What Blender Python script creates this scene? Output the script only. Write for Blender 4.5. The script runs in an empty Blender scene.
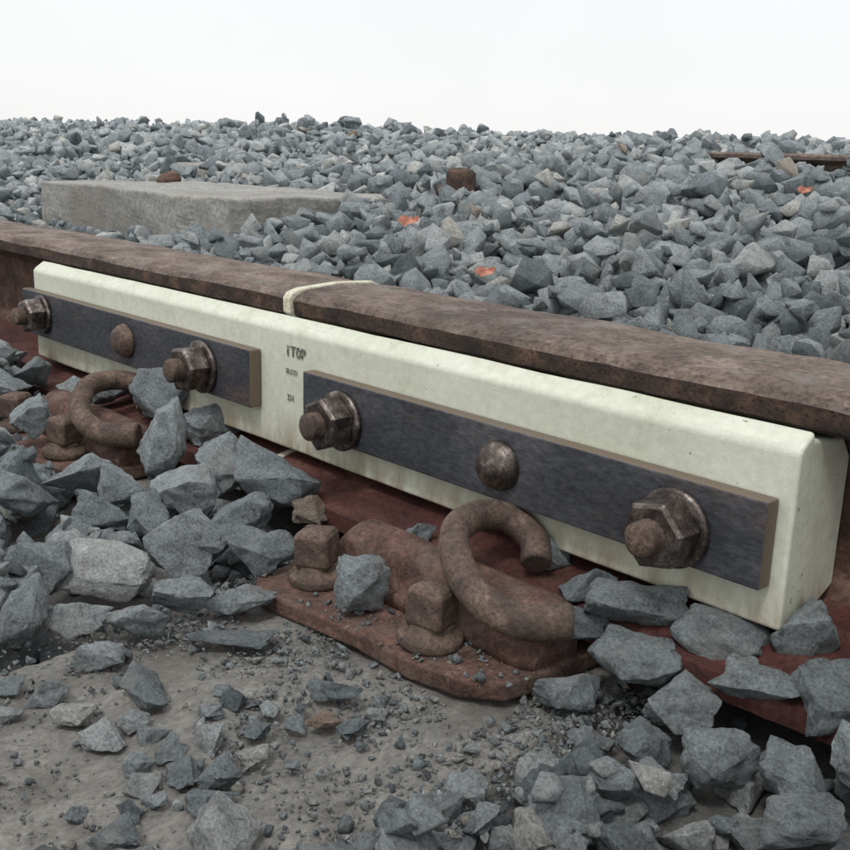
import bpy, bmesh, math, random, numpy as np
from mathutils import Vector, Matrix, noise, Euler
random.seed(7); np.random.seed(7)
S=bpy.context.scene; COL=bpy.context.collection
S.view_settings.view_transform='Standard'; S.view_settings.look='None'; S.view_settings.exposure=0

# ------------------------------------------------------------ materials
def newmat(name):
    m=bpy.data.materials.new(name); m.use_nodes=True; nt=m.node_tree
    b=nt.nodes['Principled BSDF']; return m,nt,b
def tex(nt,scale,detail=6,rough=.6,vec=None,kind='ShaderNodeTexNoise'):
    n=nt.nodes.new(kind); n.inputs['Scale'].default_value=scale
    if kind=='ShaderNodeTexNoise':
        n.inputs['Detail'].default_value=detail; n.inputs['Roughness'].default_value=rough
    if vec is not None: nt.links.new(vec,n.inputs['Vector'])
    return n
def coords(nt,scale=(1,1,1)):
    t=nt.nodes.new('ShaderNodeTexCoord'); mp=nt.nodes.new('ShaderNodeMapping'); mp.inputs['Scale'].default_value=scale
    nt.links.new(t.outputs['Object'],mp.inputs['Vector']); return mp.outputs['Vector']
def ramp(nt,fac,stops):
    r=nt.nodes.new('ShaderNodeValToRGB'); e=r.color_ramp.elements
    while len(e)<len(stops): e.new(.5)
    for k,(p,c) in enumerate(stops):
        e[k].position=p; e[k].color=(c,c,c,1) if not hasattr(c,'__len__') else (*c,1)
    nt.links.new(fac,r.inputs['Fac']); return r.outputs['Color']
def mix(nt,fac,a,b,mode='MIX'):
    m=nt.nodes.new('ShaderNodeMix'); m.data_type='RGBA'; m.blend_type=mode
    if isinstance(fac,(int,float)): m.inputs[0].default_value=fac
    else: nt.links.new(fac,m.inputs[0])
    for i,v in ((6,a),(7,b)):
        if hasattr(v,'__len__'): m.inputs[i].default_value=(*v,1)
        else: nt.links.new(v,m.inputs[i])
    return m.outputs[2]
def bump(nt,b,layers):
    prev=None
    for h,dist,st in layers:
        n=nt.nodes.new('ShaderNodeBump'); n.inputs['Distance'].default_value=dist; n.inputs['Strength'].default_value=st
        nt.links.new(h,n.inputs['Height'])
        if prev: nt.links.new(prev,n.inputs['Normal'])
        prev=n.outputs['Normal']
    nt.links.new(prev,b.inputs['Normal'])

def mat_stone():
    m,nt,b=newmat('ballast_stone')
    v=coords(nt)
    a=nt.nodes.new('ShaderNodeAttribute'); a.attribute_name='tint'
    base=ramp(nt,a.outputs['Fac'],[(0,(.105,.13,.138)),(.3,(.215,.25,.262)),(.6,(.325,.362,.372)),(.88,(.47,.49,.475)),(.94,(.43,.41,.35)),(1,(.26,.185,.14))])
    n1=tex(nt,60,9,.72,v); n2=tex(nt,480,6,.8,v)
    d=ramp(nt,n1.outputs['Fac'],[(.3,.5),(.5,1.0),(.7,1.35)])
    c=mix(nt,1,base,d,'MULTIPLY')
    d2=ramp(nt,n2.outputs['Fac'],[(.3,.5),(.5,1.0),(.72,1.55)])
    c=mix(nt,1,c,d2,'MULTIPLY')
    n3=tex(nt,17,6,.65,v); f=ramp(nt,n3.outputs['Fac'],[(.55,0),(.70,.5)])
    c=mix(nt,f,c,(.42,.405,.36))
    nt.links.new(c,b.inputs['Base Color']); b.inputs['Roughness'].default_value=.75
    bump(nt,b,[(n1.outputs['Fac'],.007,.6),(n2.outputs['Fac'],.0018,.8)])
    return m
def mat_rust(name,dark,midc,light,scale=1,xs=1.0,rough=.8,metal=.25,bd=.0025,pit=0.0,patch=None):
    m,nt,b=newmat(name); v=coords(nt,(xs,1,1)); vv=coords(nt)
    n1=tex(nt,28*scale,9,.7,v); n2=tex(nt,190*scale,8,.8,vv); n3=tex(nt,9*scale,5,.6,v)
    c=ramp(nt,n1.outputs['Fac'],[(.30,dark),(.5,midc),(.68,light)])
    f=ramp(nt,n2.outputs['Fac'],[(.33,.4),(.5,1),(.66,1.6)])
    c=mix(nt,1,c,f,'MULTIPLY')
    f3=ramp(nt,n3.outputs['Fac'],[(.5,0),(.65,.5)])
    c=mix(nt,f3,c,dark)
    layers=[(n1.outputs['Fac'],bd,.7),(n2.outputs['Fac'],bd*.45,.9)]
    if patch:
        n6=tex(nt,16*scale,9,.75,vv); f6=ramp(nt,n6.outputs['Fac'],[(.50,0),(.60,.75)]); c=mix(nt,f6,c,patch)
        layers.append((f6,.0010,.6))
    if pit:
        w=tex(nt,130*scale,2,.5,vv,'ShaderNodeTexVoronoi'); pr=ramp(nt,w.outputs['Distance'],[(.05,0),(.32,1)])
        c=mix(nt,.5,c,mix(nt,pr,dark,c)); layers.append((pr,.0012,pit))
    nt.links.new(c,b.inputs['Base Color']); b.inputs['Roughness'].default_value=rough; b.inputs['Metallic'].default_value=metal
    bump(nt,b,layers)
    return m
M_STONE=mat_stone()
M_RAIL=mat_rust('rusty_rail_steel',(.06,.044,.037),(.165,.125,.10),(.30,.24,.20),xs=.6,scale=1.3,pit=.9,bd=.004,patch=(.235,.205,.18))
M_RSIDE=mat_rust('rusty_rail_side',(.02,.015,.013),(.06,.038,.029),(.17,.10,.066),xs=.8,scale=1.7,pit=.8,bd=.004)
M_WEB=mat_rust('maroon_painted_foot',(.03,.013,.011),(.08,.025,.021),(.14,.066,.05),xs=.5)
M_WEBR=mat_rust('rusty_web',(.03,.019,.015),(.10,.055,.04),(.20,.12,.085),scale=1.3)
M_RUSTRED=mat_rust('red_rust',(.045,.027,.022),(.125,.068,.052),(.24,.15,.115),scale=1.8,pit=.5,bd=.0025,patch=(.17,.125,.10))
M_RUSTBR=mat_rust('brown_rust',(.045,.034,.029),(.115,.08,.062),(.23,.165,.125),scale=1.8,pit=.4,bd=.0012)
M_BOLT=mat_rust('dark_weathered_bolt',(.035,.03,.027),(.11,.09,.078),(.34,.30,.27),scale=3.6,rough=.40,metal=.8,bd=.00035)

def mat_bar():
    m,nt,b=newmat('cream_polymer'); v=coords(nt)
    n1=tex(nt,9,6,.6,v); n2=tex(nt,38,8,.72,v); n4=tex(nt,260,2,.5,v)
    c=ramp(nt,n1.outputs['Fac'],[(.3,(.53,.555,.44)),(.7,(.65,.67,.56))])
    f=ramp(nt,n2.outputs['Fac'],[(.52,0),(.72,.5)]); c=mix(nt,f,c,(.41,.40,.29))
    f=ramp(nt,n4.outputs['Fac'],[(.70,0),(.75,.8)]); c=mix(nt,f,c,(.14,.11,.08))
    n7=tex(nt,150,6,.7,v); f=ramp(nt,n7.outputs['Fac'],[(.35,.9),(.65,1.05)]); c=mix(nt,1,c,f,'MULTIPLY')
    t=nt.nodes.new('ShaderNodeTexCoord'); sx=nt.nodes.new('ShaderNodeSeparateXYZ'); nt.links.new(t.outputs['Object'],sx.inputs[0])
    mr=nt.nodes.new('ShaderNodeMapRange'); mr.inputs[1].default_value=.036; mr.inputs[2].default_value=-.004; nt.links.new(sx.outputs['Z'],mr.inputs[0])
    vs=coords(nt,(1,1,.3)); n3=tex(nt,45,6,.7,vs); r3=ramp(nt,n3.outputs['Fac'],[(.36,0),(.6,1)])
    mm=nt.nodes.new('ShaderNodeMath'); mm.operation='MULTIPLY'; nt.links.new(mr.outputs[0],mm.inputs[0]); nt.links.new(r3,mm.inputs[1])
    c=mix(nt,mm.outputs[0],c,(.28,.215,.14))
    nt.links.new(c,b.inputs['Base Color']); b.inputs['Roughness'].default_value=.6
    bump(nt,b,[(n1.outputs['Fac'],.002,.3),(n7.outputs['Fac'],.0006,.6)])
    return m
def mat_plate():
    m,nt,b=newmat('dark_steel_plate'); v=coords(nt,(.5,1,1))
    n1=tex(nt,22,8,.65,v); n2=tex(nt,300,4,.7,v)
    c=ramp(nt,n1.outputs['Fac'],[(.3,(.036,.038,.046)),(.55,(.062,.065,.076)),(.75,(.125,.122,.125))])
    n3=tex(nt,14,8,.75,v); f=ramp(nt,n3.outputs['Fac'],[(.54,0),(.66,.6)]); c=mix(nt,f,c,(.115,.078,.06))
    f=ramp(nt,n2.outputs['Fac'],[(.35,.7),(.65,1.35)]); c=mix(nt,1,c,f,'MULTIPLY')
    g=nt.nodes.new('ShaderNodeNewGeometry'); sx=nt.nodes.new('ShaderNodeSeparateXYZ'); nt.links.new(g.outputs['True Normal'],sx.inputs[0])
    ab=nt.nodes.new('ShaderNodeMath'); ab.operation='ABSOLUTE'; nt.links.new(sx.outputs['Y'],ab.inputs[0])
    f=ramp(nt,ab.outputs[0],[(.5,.85),(.9,0)]); c=mix(nt,f,c,(.18,.135,.095))
    nt.links.new(c,b.inputs['Base Color']); b.inputs['Roughness'].default_value=.5; b.inputs['Metallic'].default_value=.35
    bump(nt,b,[(n1.outputs['Fac'],.002,.5),(n2.outputs['Fac'],.0005,.9)])
    return m
M_BAR=mat_bar(); M_PLATE=mat_plate()
def mat_simple(name,c1,c2,sc,rough=.9,bd=.003,sc2=None,xs=(1,1,1),c3=None):
    m,nt,b=newmat(name); v=coords(nt,xs); n1=tex(nt,sc,9,.7,v); n2=tex(nt,sc2 or sc*9,6,.8,v)
    c=ramp(nt,n1.outputs['Fac'],[(.3,c1),(.7,c2)]); f=ramp(nt,n2.outputs['Fac'],[(.3,.5),(.7,1.5)]); c=mix(nt,1,c,f,'MULTIPLY')
    if c3:
        n5=tex(nt,sc*.4,7,.7,v); f=ramp(nt,n5.outputs['Fac'],[(.48,0),(.62,.75)]); c=mix(nt,f,c,c3)
    nt.links.new(c,b.inputs['Base Color']); b.inputs['Roughness'].default_value=rough
    bump(nt,b,[(n1.outputs['Fac'],bd,.6),(n2.outputs['Fac'],bd*.4,.9)]); return m
M_SLEEPER=mat_simple('dusty_sleeper',(.15,.145,.13),(.28,.27,.245),30,bd=.006,sc2=300,xs=(1,.6,1),c3=(.125,.115,.10))
M_CONC=mat_simple('weathered_concrete',(.20,.20,.185),(.34,.335,.31),7,bd=.004,sc2=120,c3=(.20,.185,.155))
M_BED=mat_simple('ballast_bed',(.09,.088,.08),(.19,.185,.17),60,sc2=350,bd=.006)
M_GROUND=mat_simple('gravel_ground',(.16,.16,.15),(.27,.265,.25),3)
M_LEAF=mat_simple('orange_litter',(.36,.12,.08),(.50,.24,.17),30,bd=.001)
M_POST=mat_simple('endpost_fibre',(.42,.40,.30),(.60,.58,.46),40,bd=.0005)
def mat_ink():
    m,nt,b=newmat('smudged_ink'); v=coords(nt); n=tex(nt,420,5,.7,v)
    c=ramp(nt,n.outputs['Fac'],[(.44,(.04,.04,.035)),(.64,(.36,.37,.30))]); nt.links.new(c,b.inputs['Base Color']); b.inputs['Roughness'].default_value=.7; return m
M_INK=mat_ink()

# ------------------------------------------------------------ helpers
def link(o,parent=None):
    COL.objects.link(o)
    if parent: o.parent=parent
    return o
def bm_obj(bm,name,mats,parent=None,smooth=False,bevel=0,seg=2):
    me=bpy.data.meshes.new(name); bm.normal_update(); bm.to_mesh(me); bm.free()
    for m in (mats if isinstance(mats,list) else [mats]): me.materials.append(m)
    if smooth:
        for p in me.polygons: p.use_smooth=True
    o=bpy.data.objects.new(name,me); link(o,parent)
    if bevel:
        md=o.modifiers.new('b','BEVEL'); md.width=bevel; md.segments=seg; md.limit_method='ANGLE'; md.angle_limit=math.radians(30)
    return o
def box(bm,x0,x1,y0,y1,z0,z1):
    r=bmesh.ops.create_cube(bm,size=1)
    for v in r['verts']:
        v.co=Vector((x0+(v.co.x+.5)*(x1-x0),y0+(v.co.y+.5)*(y1-y0),z0+(v.co.z+.5)*(z1-z0)))
def extrude_profile(bm,prof,x0,x1,nseg=1,jit=0,mi_fn=None):
    rings=[]
    for k in range(nseg+1):
        x=x0+(x1-x0)*k/nseg; ring=[]
        for i,(y,z) in enumerate(prof):
            dy=dz=0
            if jit:
                q=noise.noise_vector(Vector((x*14,i*.9,1)))*jit+noise.noise_vector(Vector((x*70,i*2.7,9)))*jit*.45; dy,dz=q.x,q.y
            ring.append(bm.verts.new((x,y+dy,z+dz)))
        rings.append(ring)
    n=len(prof)
    for k in range(nseg):
        for i in range(n):
            f=bm.faces.new((rings[k][i],rings[k+1][i],rings[k+1][(i+1)%n],rings[k][(i+1)%n]))
            if mi_fn: f.material_index=mi_fn(i)
    bm.faces.new(rings[0]); bm.faces.new(rings[-1][::-1])
    bmesh.ops.recalc_face_normals(bm,faces=bm.faces[:])
def lathe(bm,prof,axis='Z',seg=32,origin=(0,0,0)):
    vs=[]; O=Vector(origin)
    for r,h in prof:
        ring=[]
        for k in range(seg):
            a=2*math.pi*k/seg
            p=Vector((r*math.cos(a),r*math.sin(a),h))
            if axis=='-Y': p=Vector((p.x,-p.z,p.y))
            ring.append(bm.verts.new(p+O))
        vs.append(ring)
    for j in range(len(vs)-1):
        for k in range(seg):
            f=bm.faces.new((vs[j][k],vs[j][(k+1)%seg],vs[j+1][(k+1)%seg],vs[j+1][k])); f.smooth=True
    bm.faces.new(vs[0][::-1]); bm.faces.new(vs[-1])
def tube(name,pts,rads,mat,parent=None,res=16,sub=14):
    P=[Vector(p) for p in pts]; P=[P[0]*2-P[1]]+P+[P[-1]*2-P[-2]]; R=[rads[0]]+list(rads)+[rads[-1]]
    path=[];rr=[]
    for i in range(1,len(P)-2):
        for k in range(sub):
            t=k/sub; a,b,c,d=P[i-1:i+3]
            path.append(.5*((2*b)+(c-a)*t+(2*a-5*b+4*c-d)*t*t+(3*b-a-3*c+d)*t**3)); rr.append(R[i]*(1-t)+R[i+1]*t)
    path.append(P[-2]); rr.append(R[-2])
    rr[0]*=.86; rr[-1]*=.86
    bm=bmesh.new(); rings=[]; up=Vector((0,0,1))
    for i,p in enumerate(path):
        t=(path[min(i+1,len(path)-1)]-path[max(i-1,0)]).normalized()
        s=t.cross(up).normalized(); u2=s.cross(t)
        rg=[]
        for k in range(res):
            a=2*math.pi*k/res; q=p+(s*math.cos(a)+u2*math.sin(a))*rr[i]
            q+=noise.noise_vector(q*90)*.0007
            rg.append(bm.verts.new(q))
        rings.append(rg)
    for j in range(len(rings)-1):
        for k in range(res):
            f=bm.faces.new((rings[j][k],rings[j][(k+1)%res],rings[j+1][(k+1)%res],rings[j+1][k])); f.smooth=True
    bm.faces.new(rings[0]); bm.faces.new(rings[-1][::-1])
    bmesh.ops.recalc_face_normals(bm,faces=bm.faces[:])
    return bm_obj(bm,name,mat,parent)

# ------------------------------------------------------------ rails
RP=[(-.036,-.032),(-.036,-.019),(.03,-.006),(.055,.004),(.062,.02),(.062,.092),(.05,.104),(.024,.108),(.0165,.112),(.0160,.124),(.0195,.1285),(.030,.1315),(.07,.134),
    (.104,.1325),(.112,.129),(.116,.121),(.115,.112),(.088,.104),(.078,.092),(.078,.02),(.085,.004),(.11,-.006),(.176,-.019),(.176,-.032)]
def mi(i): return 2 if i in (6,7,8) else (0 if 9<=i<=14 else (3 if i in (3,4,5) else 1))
def rail(name,x0,x1,nseg=60):
    bm=bmesh.new(); extrude_profile(bm,RP,x0,x1,nseg,.0018,mi)
    return bm_obj(bm,name,[M_RAIL,M_WEB,M_RSIDE,M_WEBR])
rail('steel_rail',.4865,2.2,200)
rail('steel_rail',-6,.4755,420)
bm=bmesh.new(); pr=[]
for i,(y,z) in enumerate(RP): pr.append((y+(.0 if y>.07 else -.004),z+(.0015 if z>.11 else -.001)))
extrude_profile(bm,pr,.4762,.4858,1)
bm_obj(bm,'insulating_end_post',M_POST,bevel=.001)
bm=bmesh.new(); extrude_profile(bm,[(y*.9+1.72,z*.6+.182) for y,z in RP],-.20,2.2,30,.002)
bm_obj(bm,'distant_rail',M_RAIL)

# ------------------------------------------------------------ insulating joint bar + markings
bm=bmesh.new()
extrude_profile(bm,[(0,0),(0,.101),(.003,.104),(.0140,.1115),(.0152,.1065),(.05,.102),(.0600,.09),(.0600,.012),(.03,.0)],0,.951,40,.0006)
bar=bm_obj(bm,'insulating_joint_bar',M_BAR,bevel=.003,seg=3)
def mark(txt,x,z,size,name):
    c=bpy.data.curves.new(name,'FONT'); c.body=txt; c.size=size; c.extrude=.0001; c.space_character=1.05; c.offset=size*.02
    o=bpy.data.objects.new(name,c); o.rotation_euler=(math.pi/2,0,0); o.location=(x,-.0007,z); c.materials.append(M_INK); link(o,bar)
mark('1T0P',.4975,.0810,.0125,'stamp_line_1'); mark('ELCO',.498,.066,.006,'stamp_line_2'); mark('D1',.500,.043,.0075,'stamp_line_3')

# ------------------------------------------------------------ steel plates
def plate(x0,x1,z0,z1):
    bm=bmesh.new(); box(bm,x0,x1,-.0125,-.0008,z0,z1); bm_obj(bm,'steel_clamp_plate',M_PLATE,bevel=.0012)
plate(.537,.943,.025,.0755); plate(-.004,.462,.030,.0805)

# ------------------------------------------------------------ bolts
def hexnut(x,z,rot,s=1.0,bl=.016):
    e=bpy.data.objects.new('hex_nut_bolt',None); e.empty_display_size=.01; link(e)
    P=-.0128
    bm=bmesh.new(); lathe(bm,[(.0215*s,0),(.0222*s,.0008),(.0222*s,.0035),(.0205*s,.0045),(.010*s,.0046)],'-Y',36,(x,P,z)); bm_obj(bm,'washer',M_BOLT,e)
    bm=bmesh.new(); h=.0185*s; r=.0198*s
    r0=[];r1=[];rc=[];rb=[]
    for k in range(6):
        a=rot+k*math.pi/3; c,sn=math.cos(a),math.sin(a)
        rb.append(bm.verts.new((x+r*.97*c,P-.0047,z+r*.97*sn))); r0.append(bm.verts.new((x+r*c,P-.0056,z+r*sn)))
        r1.append(bm.verts.new((x+r*c,P-.0047-h+.002,z+r*sn))); rc.append(bm.verts.new((x+r*.88*c,P-.0047-h,z+r*.88*sn)))
    for A,B in ((rb,r0),(r0,r1),(r1,rc)):
        for k in range(6): bm.faces.new((A[k],A[(k+1)%6],B[(k+1)%6],B[k]))
    bm.faces.new(rc); bm.faces.new(rb[::-1]); bmesh.ops.recalc_face_normals(bm,faces=bm.faces[:])
    bm_obj(bm,'nut',M_BOLT,e,bevel=.0005)
    pr=[]; y0=.0047+h-.002; n=int(bl/.0015)
    for k in range(n*2): pr.append(((.0098 if k%2 else .0086)*s,y0+k*.00075))
    L=y0+n*.0015; pr+=[(.0085*s,L),(.007*s,L+.0015),(.002*s,L+.0018)]
    bm=bmesh.new(); lathe(bm,[(.0095*s,y0-.002)]+pr,'-Y',28,(x,P,z)); bm_obj(bm,'threaded_end',M_RUSTBR,e)
def domebolt(x,z,r=.0165):
    bm=bmesh.new(); pr=[(r*1.0,0),(r*1.04,.0015)]
    for k in range(1,9):
        a=k/9*math.pi/2; pr.append((r*math.cos(a)*1.02,.0015+.0135*math.sin(a)))
    pr.append((r*.05,.015)); lathe(bm,pr,'-Y',32,(x,-.0128,z)); bm_obj(bm,'round_head_bolt',M_BOLT if x>.5 else M_RUSTBR)
hexnut(.888,.046,.22,1.06,.012); hexnut(.588,.0455,.40,1.06,.012); hexnut(.388,.054,.15,1.08,.012); hexnut(.052,.057,.3,.98,.012)
domebolt(.753,.050); domebolt(.245,.056)

# ------------------------------------------------------------ fastening assemblies
def spike(x,y,z,rot,tilt=(0,0)):
    bm=bmesh.new()
    lathe(bm,[(.019,0),(.0205,.002),(.0205,.006),(.0185,.0085),(.0145,.0105),(.0135,.014)],'Z',30)
    r=.0168
    def sq(h,rr):
        o=[]
        for k in range(4):
            for d in (-.09,.09):
                a=math.pi/4+k*math.pi/2+d; o.append(bm.verts.new((rr*math.cos(a),rr*math.sin(a),h)))
        return o
    rs=[sq(.012,r*.86),sq(.016,r),sq(.034,r*.94),sq(.037,r*.80),sq(.0382,r*.4)]
    for A,B in zip(rs,rs[1:]):
        for k in range(8): bm.faces.new((A[k],A[(k+1)%8],B[(k+1)%8],B[k]))
    bm.faces.new(rs[-1]); bm.faces.new(rs[0][::-1])
    for v in bm.verts: v.co+=noise.noise_vector(v.co*120)*.0006
    o=bm_obj(bm,'screw_spike',M_RUSTBR,bevel=.0006); o.location=(x,y,z); o.rotation_euler=(tilt[0],tilt[1],rot)
def assembly(dx):
    zb=-.052
    e=bpy.data.objects.new('rail_base_plate',None); e.empty_display_size=.02; link(e)
    bm=bmesh.new()
    out=[(.628,-.112),(.634,-.127),(.652,-.135),(.69,-.130),(.74,-.124),(.79,-.125),(.825,-.117),(.845,-.10),(.852,-.06),(.852,.18),(.628,.18),(.625,-.06)]
    bt=[bm.verts.new((x+dx,y,zb)) for x,y in out]; tp=[bm.verts.new((x+dx,y,zb+.0125)) for x,y in out]
    bm.faces.new(tp); bm.faces.new(bt[::-1])
    for k in range(len(out)): bm.faces.new((bt[k],bt[(k+1)%len(out)],tp[(k+1)%len(out)],tp[k]))
    bmesh.ops.recalc_face_normals(bm,faces=bm.faces[:])
    bm_obj(bm,'plate',M_RUSTRED,e,bevel=.0025,seg=3)
    bm=bmesh.new()
    pr=[]
    for k in range(13):
        a=math.pi*k/12; pr.append((-.055-.019*math.cos(a),-.022+.019*math.sin(a)))
    pr=[(-.084,-.0395),(-.083,-.030),(-.077,-.0275)]+pr+[(-.036,-.0395)]
    rings=[]; N=26
    for j in range(N+1):
        t=j/N; x=.655+dx+t*.192; sc=1
        if t<.08: sc=.72+.28*math.sin(t/.08*math.pi/2)
        if t>.93: sc=.8+.2*math.cos((t-.93)/.07*math.pi/2)
        lift=.004*math.sin(min(1,t*3)*math.pi)
        rings.append([bm.verts.new(Vector((x,(y+.058)*sc-.058,(z+.0395)*(sc+lift*10)-.0395))+noise.noise_vector(Vector((x,y,z))*50)*.0014) for y,z in pr])
    for j in range(N):
        for i in range(len(pr)):
            f=bm.faces.new((rings[j][i],rings[j+1][i],rings[j+1][(i+1)%len(pr)],rings[j][(i+1)%len(pr)])); f.smooth=True
    bm.faces.new(rings[0]); bm.faces.new(rings[-1]); bmesh.ops.recalc_face_normals(bm,faces=bm.faces[:])
    bm_obj(bm,'cast_shoulder',M_RUSTRED,e,bevel=0)
    pts=[(.796,-.022,-.004),(.784,-.011,.006),(.765,-.014,.016),(.757,-.035,.021),(.765,-.064,.020),(.787,-.084,.011),(.813,-.093,.000),(.838,-.085,-.008),(.860,-.064,-.008)]
    tube('rail_clip',[(x+dx,y,z) for x,y,z in pts],[.0100]*7+[.0108,.0114],M_RUSTBR)
    spike(.664+dx,-.094,zb+.0125,.5,(.03,-.04)); spike(.780+dx,-.099,zb+.0125,.25,(-.03,.05))
assembly(0); assembly(-.5)

# ------------------------------------------------------------ sleepers
def sleeper(x0,x1):
    bm=bmesh.new(); nx,ny=70,250
    g=[]
    for i in range(nx+1):
        col=[]
        for j in range(ny+1):
            x=x0+(x1-x0)*i/nx; y=-.75+(.18+.75)*j/ny
            ed=min(i,nx-i)/nx; z=-.0545+.005*noise.noise(Vector((x*22,y*12,3)))+.0026*noise.noise(Vector((x*90,y*60,8)))+.0014*noise.noise(Vector((x*250,y*250,8)))-(.012 if ed==0 else 0)
            if y>-.14: z=min(z,-.053)
            wob=.006*noise.noise(Vector((y*20,i*.01,5))) if ed<.03 else 0
            col.append(bm.verts.new((x+wob,y,z)))
        g.append(col)
    for i in range(nx):
        for j in range(ny): bm.faces.new((g[i][j],g[i+1][j],g[i+1][j+1],g[i][j+1])).smooth=True
    bmesh.ops.recalc_face_normals(bm,faces=bm.faces[:])
    bnd=[e for e in bm.edges if e.is_boundary]
    r=bmesh.ops.extrude_edge_only(bm,edges=bnd)
    for v in r['geom']:
        if isinstance(v,bmesh.types.BMVert): v.co.z=-.18
    bm_obj(bm,'railway_sleeper',M_SLEEPER)
sleeper(.625,.885); sleeper(.125,.385)

# ------------------------------------------------------------ concrete slab, ring, post, litter
bm=bmesh.new()
box(bm,-.89,-.205,.40,.76,.0,.166)
bmesh.ops.subdivide_edges(bm,edges=bm.edges[:],cuts=20,use_grid_fill=True)
for v in bm.verts: v.co+=noise.noise_vector(v.co*9)*.005+noise.noise_vector(v.co*40)*.003
bm_obj(bm,'concrete_slab',M_CONC,bevel=.004)
bm=bmesh.new(); lathe(bm,[(.15,.10),(.15,.192),(.14,.199),(.115,.200),(.112,.192),(.05,.192),(.045,.199),(.01,.200)],'Z',48,(-1.08,.98,0)); bm_obj(bm,'concrete_manhole_ring',M_CONC)
bm=bmesh.new(); lathe(bm,[(.027,.05),(.0265,.16),(.026,.212),(.021,.217),(.01,.218)],'Z',20,(-.1,.8,0))
for v in bm.verts: v.co+=noise.noise_vector(v.co*40)*.004
bm_obj(bm,'rusty_post_stub',M_RSIDE)
bm=bmesh.new(); lathe(bm,[(.02,.164),(.024,.174),(.02,.183),(.01,.187)],'Z',10,(-.76,.62,0))
for v in bm.verts: v.co+=noise.noise_vector(v.co*30)*.008
bm_obj(bm,'rusty_scrap_lump',M_RUSTRED)

# ------------------------------------------------------------ stones
def variant(hi,seed):
    random.seed(seed); bm=bmesh.new()
    n=random.randint(9,14)
    for _ in range(n):
        d=Vector((random.gauss(0,1),random.gauss(0,1),random.gauss(0,1))); d/= (abs(d.x)**3.5+abs(d.y)**3.5+abs(d.z)**3.5)**(1/3.5)
        bm.verts.new(d*random.uniform(.86,1))
    bmesh.ops.convex_hull(bm,input=bm.verts[:])
    bmesh.ops.delete(bm,geom=[v for v in bm.verts if not v.link_faces],context='VERTS')
    bmesh.ops.dissolve_limit(bm,angle_limit=math.radians(12),verts=bm.verts[:],edges=bm.edges[:])
    bmesh.ops.bevel(bm,geom=bm.edges[:],offset=.03 if hi else .04,segments=2 if hi else 1,affect='EDGES',profile=.6)
    bmesh.ops.triangulate(bm,faces=bm.faces[:])
    if hi:
        for _ in range(3):
            le=[e for e in bm.edges if e.calc_length()>.15]
            bmesh.ops.subdivide_edges(bm,edges=le,cuts=1); bmesh.ops.triangulate(bm,faces=bm.faces[:])
        o=Vector((seed,seed*2,0))
        for v in bm.verts:
            q=v.co*1.0
            step=noise.noise(q*2.6+o*1.3); st=.05 if step>.12 else (-.045 if step<-.2 else 0)
            v.co+=v.co.normalized()*(noise.noise(q*1.6+o)*.07+st+noise.noise(q*8+o)*.028+noise.noise(q*20+o)*.012)
    bm.verts.ensure_lookup_table()
    V=np.array([v.co[:] for v in bm.verts]); mn,mx=V.min(0),V.max(0); V=(V-(mn+mx)/2)/(mx-mn)
    F=np.array([[v.index for v in f.verts] for f in bm.faces]); bm.free(); return V,F
HI=[variant(True,100+i) for i in range(30)]; LO=[variant(False,300+i) for i in range(50)]
def grit_variant(s):
    random.seed(s); bm=bmesh.new()
    for _ in range(7): bm.verts.new(Vector((random.gauss(0,1),random.gauss(0,1),random.gauss(0,1))).normalized())
    bmesh.ops.convex_hull(bm,input=bm.verts[:]); bmesh.ops.triangulate(bm,faces=bm.faces[:])
    bmesh.ops.delete(bm,geom=[v for v in bm.verts if not v.link_faces],context='VERTS'); bm.verts.index_update()
    V=np.array([v.co[:] for v in bm.verts]); F=np.array([[v.index for v in f.verts] for f in bm.faces]); bm.free(); return V*.5,F
GR=[grit_variant(900+i) for i in range(12)]
random.seed(11)
def build(name,stones,mat=M_STONE):
    Vs=[];Fs=[];Ts=[];o=0
    for (V,F),M,loc,t in stones:
        Vs.append(V@M.T+loc); Fs.append(F+o); Ts.append(np.full(len(V),t)); o+=len(V)
    V=np.concatenate(Vs).astype(np.float32); F=np.concatenate(Fs).astype(np.int32); T=np.concatenate(Ts).astype(np.float32)
    me=bpy.data.meshes.new(name); me.vertices.add(len(V)); me.vertices.foreach_set('co',V.ravel())
    me.loops.add(F.size); me.loops.foreach_set('vertex_index',F.ravel()); me.polygons.add(len(F))
    me.polygons.foreach_set('loop_start',np.arange(0,F.size,3,dtype=np.int32)); me.polygons.foreach_set('loop_total',np.full(len(F),3,dtype=np.int32))
    me.update(calc_edges=True); a=me.attributes.new('tint','FLOAT','POINT'); a.data.foreach_set('value',T)
    me.materials.append(mat); me.validate(); o=bpy.data.objects.new(name,me); link(o); return o
def rmat(size):
    R=Euler((random.uniform(-.6,.6),random.uniform(-.6,.6),random.uniform(0,6.28))).to_matrix()
    if random.random()<.3: R=Euler((random.uniform(0,6.28),random.uniform(0,6.28),random.uniform(0,6.28))).to_matrix()
    return np.array(R)@np.diag(size)
def tint():
    r=random.random()
    if r<.988: return min(.9,max(0,random.gauss(.47,.23)))
    return random.uniform(.92,1)
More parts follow.
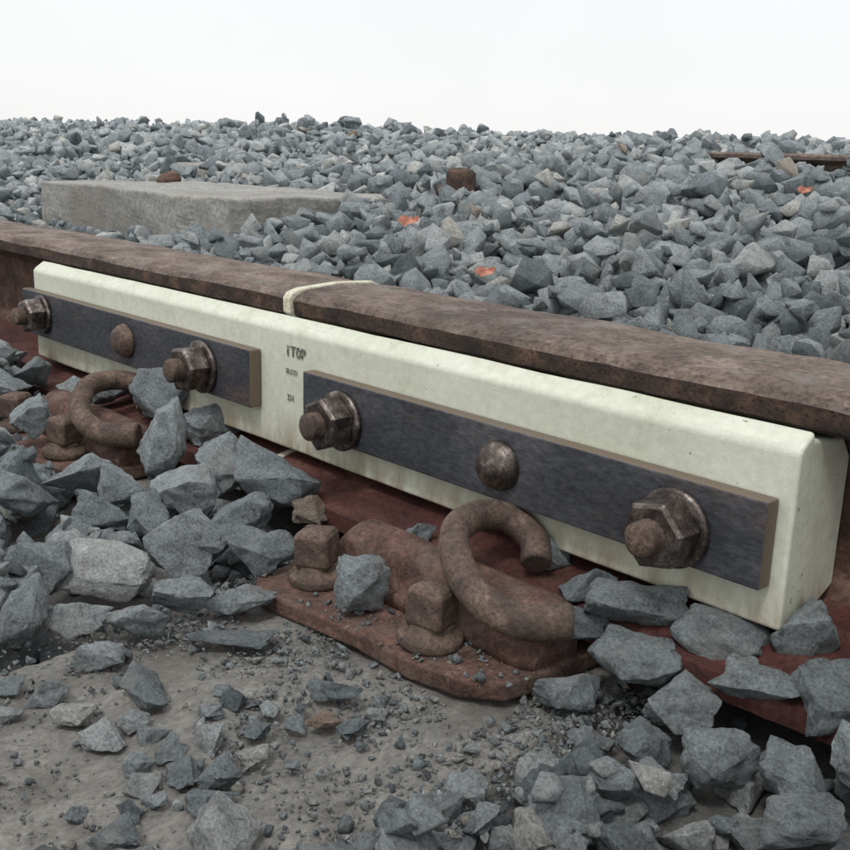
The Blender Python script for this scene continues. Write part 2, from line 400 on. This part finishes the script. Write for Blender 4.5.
class HF:
    def __init__(s,x0,x1,y0,y1,c,fn):
        s.x0,s.y0,s.c=x0,y0,c; s.nx=int((x1-x0)/c)+1; s.ny=int((y1-y0)/c)+1
        X,Y=np.meshgrid(x0+np.arange(s.nx)*c,y0+np.arange(s.ny)*c,indexing='ij'); s.h=fn(X,Y)
    def drop(s,x,y,a,b,sink=.22):
        r=a*.5; i0=max(0,int((x-r-s.x0)/s.c)); i1=min(s.nx,int((x+r-s.x0)/s.c)+2); j0=max(0,int((y-r-s.y0)/s.c)); j1=min(s.ny,int((y+r-s.y0)/s.c)+2)
        if i1-i0<1 or j1-j0<1: return None
        W=s.h[i0:i1,j0:j1]; X=s.x0+np.arange(i0,i1)*s.c-x; Y=s.y0+np.arange(j0,j1)*s.c-y
        D=np.clip(1-(X[:,None]**2+Y[None,:]**2)/(r*r),0,1); w=D+1e-3
        base=float((W*w).sum()/w.sum()); z=base+b*.5-b*sink
        np.maximum(W,np.where(D>0,z+b*.46*np.sqrt(D),-9),out=W); return z

# --- background ballast
def Hback(x,y):
    a=.120+.075*np.maximum(0,y-.14)+.012*np.maximum(0,-x-1.2)+.010*np.sin(x*4.3+y*2)*np.clip(y*1.5-.3,0,1)+.008*np.sin(y*7-x*3)*np.clip(y*1.5-.3,0,1)
    a=a-.040*np.clip((-x-.02)/.15,0,1)*np.clip((.62-y)/.12,0,1)*np.clip((x+1.3)/.3,0,1)
    return np.minimum(a,.285)
hf=HF(-7,1.9,.1,3.0,.010,lambda X,Y:Hback(X,Y)-.034)
pts=[]
y=.135
while y<2.75:
    sy=.0215+.0095*min(1,(y-.13)/.9)
    xl=1.19-2.65*(y+.5)-.2; xr=min(1.8,1.19-.45*(y+.5)+.5); x=xl
    while x<xr:
        sp=sy if x>-1.8 else .046
        pts.append((x+random.uniform(-.5,.5)*sp,y+random.uniform(-.5,.5)*sp,sp)); x+=sp
    y+=sy
st=[]
def bg_ok(x,y,s):
    if y-s*.5<.120: return False
    if -.90<x<-.195 and .39<y<.77: return False
    if abs(x+.1)<.040 and abs(y-.8)<.040: return False
    if (x+1.08)**2+(y-.98)**2<.155**2: return False
    if x>-.19 and 1.60<y<1.87: return False
    return True
for layer in range(2):
    random.shuffle(pts)
    for (x,y,sp) in pts[:int(len(pts)*(1 if layer==0 else .6))]:
        if layer: x+=random.uniform(-.012,.012); y+=random.uniform(-.012,.012)
        k=min(1.5,max(.5,random.lognormvariate(0,.30)))*(sp/.032)
        s=np.array([.041,.032,.026])*min(k,1.5)*np.random.uniform(.85,1.15,3)
        if not bg_ok(x,y,s[0]): continue
        z=hf.drop(x,y,(s[0]+s[1])/2,s[2])
        if z is None: continue
        st.append((random.choice(LO),rmat(s),np.array([x,y,z]),tint()))
build('ballast_stones',st)

# --- foreground ballast
hero=[ # x,y,z,w,d,h,tint,turn
(.318,-.018,.018,.052,.036,.044,.42,.3),(.430,-.080,.004,.040,.045,.066,.60,.2),(.392,-.015,.000,.052,.04,.034,.55,.0),
(.500,-.055,.000,.056,.045,.045,.50,.5),(.548,-.042,-.002,.066,.05,.050,.36,-.3),(.500,-.100,-.015,.050,.038,.036,.62,.2),
(.554,-.085,-.022,.048,.034,.024,.40,.1),(.397,-.143,-.022,.052,.036,.034,.5,.0),(.448,-.129,-.02,.036,.032,.04,.55,.4),
(.620,-.112,-.026,.044,.034,.030,.30,.3),(.590,-.130,-.028,.036,.03,.026,.38,.1),(.572,-.145,-.024,.050,.040,.042,.58,.2),
(.521,-.143,-.022,.030,.03,.036,.42,.8),(.527,-.215,-.030,.038,.03,.024,.72,.1),(.421,-.195,-.02,.044,.03,.034,.4,.4),
(.592,-.044,-.018,.030,.024,.020,.99,.1),(.719,-.104,-.020,.032,.026,.034,.5,.5),
(.870,-.018,-.006,.056,.040,.030,.48,.1),(.893,-.046,-.028,.048,.040,.026,.45,.0),(.925,-.012,-.010,.052,.036,.028,.50,.1),
(.962,.008,-.002,.032,.03,.040,.60,.4),(.870,-.078,-.040,.036,.026,.020,.45,.0),(.850,-.030,-.024,.034,.026,.022,.3,.3),
(.828,-.012,-.008,.030,.022,.020,.35,.3),(.792,-.005,-.002,.032,.024,.022,.55,.1),(.780,-.172,-.044,.032,.018,.014,.3,.0),
(.561,-.199,-.034,.064,.042,.036,.86,.0),(.603,-.244,-.040,.046,.03,.020,.66,.1),(.638,-.217,-.040,.034,.026,.022,.5,.3),
(.634,-.182,-.036,.036,.026,.024,.52,.2),(.538,-.235,-.032,.040,.032,.034,.45,.5),(.597,-.274,-.034,.032,.03,.040,.55,.2),
(.655,-.250,-.045,.028,.02,.014,.62,.1),(.652,-.150,-.040,.044,.022,.018,.42,.0),(.688,-.178,-.047,.052,.024,.009,.12,.2),
(.234,-.110,-.01,.036,.03,.038,.5,.3),(.12,-.09,-.0,.05,.04,.03,.45,.1),(.09,-.05,.0,.04,.035,.034,.3,.1),(.47,-.16,-.03,.04,.034,.034,.4,.6),
(.960,-.036,-.022,.040,.034,.030,.5,.2),(.998,-.022,-.014,.040,.034,.032,.4,.5),(.925,-.052,-.032,.036,.03,.026,.6,.1),
(.978,-.014,-.012,.026,.024,.022,.45,.9),(.945,-.028,-.018,.024,.02,.018,.55,.5),
(1.032,-.048,-.026,.038,.034,.030,.55,.3),(1.000,-.064,-.034,.036,.03,.028,.45,.8),(.964,-.078,-.038,.034,.03,.026,.5,.2),(1.062,-.026,-.018,.036,.03,.03,.6,.2),(1.02,-.092,-.042,.036,.03,.028,.4,.9),(1.06,-.075,-.036,.036,.03,.028,.5,.1),(.93,-.088,-.044,.028,.024,.022,.35,.4),(1.1,-.05,-.03,.036,.03,.028,.5,.1),
(.715,.012,-.002,.028,.022,.02,.5,.2),(.69,-.03,-.012,.026,.02,.016,.4,.4),
(.22,-.02,.0,.036,.03,.03,.45,.2),(.18,-.035,-.004,.034,.03,.026,.55,.7),(.60,-.088,-.036,.03,.026,.022,.45,.9)]
def Hfront(x,y):
    a=-.045-.02*np.clip((-y-.1)/.3,0,1)+0*x
    a=np.where((x>.35)&(x<.60)&(y>-.16),-.030,a)
    a=np.where((x<.12),.006-.05*np.clip((-y-.05)/.2,0,1),a)
    a=np.where((x>.13)&(x<.37)&(y>-.14),-.052,a)
    a=np.where((x>.6)&(x<.885),-.055,a)
    a=np.where(x>.885,-.038,a)
    return a
hf2=HF(-2.6,1.8,-1.0,.12,.006,lambda X,Y:Hfront(X,Y)-.030)
fg=[]; camr=.81
random.seed(5)
hs=[(h[0],h[1],h[3]) for h in hero]
p2=[]; y=-.98
while y<-.02:
    x=-2.5
    while x<1.75:
        p2.append((x+random.uniform(-.015,.015),y+random.uniform(-.015,.015))); x+=.029
    y+=.029
def fg_ok(x,y,r):
    if y+r*.45>(-.008 if x<.0 else -.036): return False
    if .60-r*.3<x<.885+r*.2 and y>-.78: return False
    if .215<x<.375 and y>-.135: return False
    if .13<x<.2 and -.125<y<-.075: return False
    for a,b,w in hs:
        if (x-a)**2+(y-b)**2<(w*.34+r*.18)**2: return False
    return True
for layer in range(2):
    random.shuffle(p2)
    for x,y in p2[:int(len(p2)*(1 if layer==0 else .6))]:
        k=min(1.4,max(.45,random.lognormvariate(-.10,.32)))
        if x>.88: k*=.70
        s=np.array([.045,.036,.029])*k*np.random.uniform(.85,1.15,3)
        if layer: x+=random.uniform(-.015,.015); y+=random.uniform(-.015,.015)
        if not fg_ok(x,y,s[0]): continue
        z=hf2.drop(x,y,(s[0]+s[1])/2,s[2])
        if z is None: continue
        near=x>-.3 and y>-.5
        fg.append((random.choice(HI if near else LO),rmat(s),np.array([x,y,z]),tint()))
# loose stones scattered over the open sleeper
for _ in range(700):
    x=random.uniform(.63,.89); y=random.uniform(-.62,-.15)
    if y>-.3+1.114*(x-.63)-.030: continue
    if random.random()>.62+1.6*noise.noise(Vector((x*11,y*11,4))): continue
    k=min(1.25,max(.3,random.lognormvariate(-.35,.42))); s=np.array([.034,.027,.019])*k*np.random.uniform(.85,1.15,3)
    if any((x-a)**2+(y-b)**2<((s[0]+w)*.40)**2 for a,b,w in hs): continue
    hs.append((x,y,s[0]))
    R=Euler((random.uniform(-.15,.15),random.uniform(-.15,.15),random.uniform(0,6.28))).to_matrix()
    fg.append((random.choice(HI),np.array(R)@np.diag(s),np.array([x,y,-.054+s[2]*.40]),tint()))
# small chips between stones
for _ in range(4200):
    x=random.uniform(-.3,1.3); y=random.uniform(-.5,-.01)
    if .615<x<.885 : continue
    if y>-.036 and x<.885: continue
    if .235<x<.36 and y>-.10: continue
    k=random.uniform(.006,.017); s=np.array([k*1.3,k,k*.7])
    i=int((x-hf2.x0)/hf2.c); j=int((y-hf2.y0)/hf2.c); z=hf2.h[i,j]+k*.1
    if random.random()<.6: z-=.008
    if y>-.04: z=-.062+k*.2
    fg.append((random.choice(LO),rmat(s),np.array([x,y,z]),tint()))
for i,(x,y,z,w,d,h,t,turn) in enumerate(hero):
    R=Euler((random.uniform(-.18,.18),random.uniform(-.2,.2),camr+turn+random.choice([0,math.pi]))).to_matrix()
    fg.append((HI[i%len(HI)],np.array(R)@np.diag([w*1.1,d*1.12,h*1.1]),np.array([x,y,z]),t))
build('ballast_stones',fg)
# grit
gr=[]
for _ in range(18000):
    x=random.uniform(.60,.91); y=-.03-abs(random.gauss(0,.22))
    if y<-.74: continue
    dens=.4+1.5*noise.noise(Vector((x*16,y*16,2)))+(.5 if x<.66 else 0)+(.5 if x>.85 else 0)
    if random.random()>dens: continue
    k=random.lognormvariate(math.log(.0018),.65); k=min(k,.011)
    on=(.632<x<.85 and -.125<y)
    if on and random.random()<.6: continue
    z=(-.0395 if on else -.054)+k*.25
    gr.append((random.choice(GR),rmat(np.array([k*1.3,k,k*.8])),np.array([x,y,z]),min(.93,tint()+.2) if random.random()<.6 else tint()))
build('gravel_grit',gr)
def litter(x,y,z,s,name='orange_leaf'):
    bm=bmesh.new(); n=9
    c=bm.verts.new((0,0,.25*s)); ring=[bm.verts.new((s*(1 if k%2 else .65)*math.cos(k*2*math.pi/n),.55*s*math.sin(k*2*math.pi/n),.3*s*math.sin(k*1.9))) for k in range(n)]
    for k in range(n): bm.faces.new((c,ring[k],ring[(k+1)%n]))
    o=bm_obj(bm,name,M_LEAF); o.location=(x,y,z); o.rotation_euler=(.7,.1,.7)
litter(.165,.44,.158,.017); litter(.50,.235,.137,.012); litter(.40,1.05,.205,.014)

# ------------------------------------------------------------ bed + ground
def bed(name,x0,x1,y0,y1,nx,ny,fn,mat):
    bm=bmesh.new(); g=[[bm.verts.new((x0+(x1-x0)*i/nx,y0+(y1-y0)*j/ny,fn(x0+(x1-x0)*i/nx,y0+(y1-y0)*j/ny))) for j in range(ny+1)] for i in range(nx+1)]
    for i in range(nx):
        for j in range(ny): bm.faces.new((g[i][j],g[i+1][j],g[i+1][j+1],g[i][j+1])).smooth=True
    bm_obj(bm,name,mat)
def bfn(x,y):
    if y>2.95: return float(Hback(x,2.9))-.045-(y-2.95)*.5
    return float(Hback(x,y))-.034
bed('ballast_bed',-9,2.4,.125,4.2,120,60,bfn,M_BED)
bed('ballast_bed',-9,2.4,-1.2,.124,200,60,lambda x,y:-.063-.02*min(1,max(0,(-y-.12)/.2))+.003*noise.noise(Vector((x*9,y*20,0))),M_BED)
bm=bmesh.new(); box(bm,-600,600,-600,600,-.5,-.30); bm_obj(bm,'ground',M_GROUND)

# ------------------------------------------------------------ light: overcast daylight
el=math.radians(60)
w=bpy.data.worlds.new('World'); S.world=w; w.use_nodes=True; nt=w.node_tree; bg=nt.nodes['Background']
sky=nt.nodes.new('ShaderNodeTexSky'); sky.sky_type='NISHITA'; sky.sun_disc=False; sky.sun_elevation=el
sd=Vector((.25,-.75,0)).normalized(); dirv=Vector((sd.x*math.cos(el),sd.y*math.cos(el),math.sin(el)))
sky.sun_rotation=math.atan2(dirv.x,dirv.y); sky.dust_density=1
tc=nt.nodes.new('ShaderNodeTexCoord'); sx=nt.nodes.new('ShaderNodeSeparateXYZ'); nt.links.new(tc.outputs['Generated'],sx.inputs[0])
cl=tex(nt,2.2,5,.55,tc.outputs['Generated'])
zen=ramp(nt,sx.outputs['Z'],[(0,(9.9,9.9,9.9)),(.5,(10.2,10.2,10.3)),(1,(14,14,14.3))])
cv=ramp(nt,cl.outputs['Fac'],[(.3,.96),(.7,1.05)]); cloud=mix(nt,1,zen,cv,'MULTIPLY')
c=mix(nt,.9,sky.outputs[0],cloud)     # 90 % cloud cover over the clear sky
nt.links.new(c,bg.inputs[0]); bg.inputs[1].default_value=.10
sl=bpy.data.lights.new('sun','SUN'); sl.energy=1.5; sl.angle=math.radians(12); sl.color=(1,.98,.94)
so=bpy.data.objects.new('sun',sl); link(so); so.rotation_euler=dirv.to_track_quat('Z','Y').to_euler()

# ------------------------------------------------------------ camera
yaw,pitch,roll=.80856,.26025,.02903
fw=Vector((-math.sin(yaw)*math.cos(pitch),math.cos(yaw)*math.cos(pitch),-math.sin(pitch)))
r=fw.cross(Vector((0,0,1))).normalized(); u=r.cross(fw)
r2=r*math.cos(roll)+u*math.sin(roll); u2=-r*math.sin(roll)+u*math.cos(roll)
cd=bpy.data.cameras.new('camera'); cd.sensor_width=36; cd.lens=36*1038.186/850; cd.clip_start=.02; cd.clip_end=3000
co=bpy.data.objects.new('camera',cd); link(co)
M=Matrix((r2,u2,-fw)).transposed().to_4x4(); M.translation=Vector((1.19151,-.50074,.24984)); co.matrix_world=M
S.camera=co
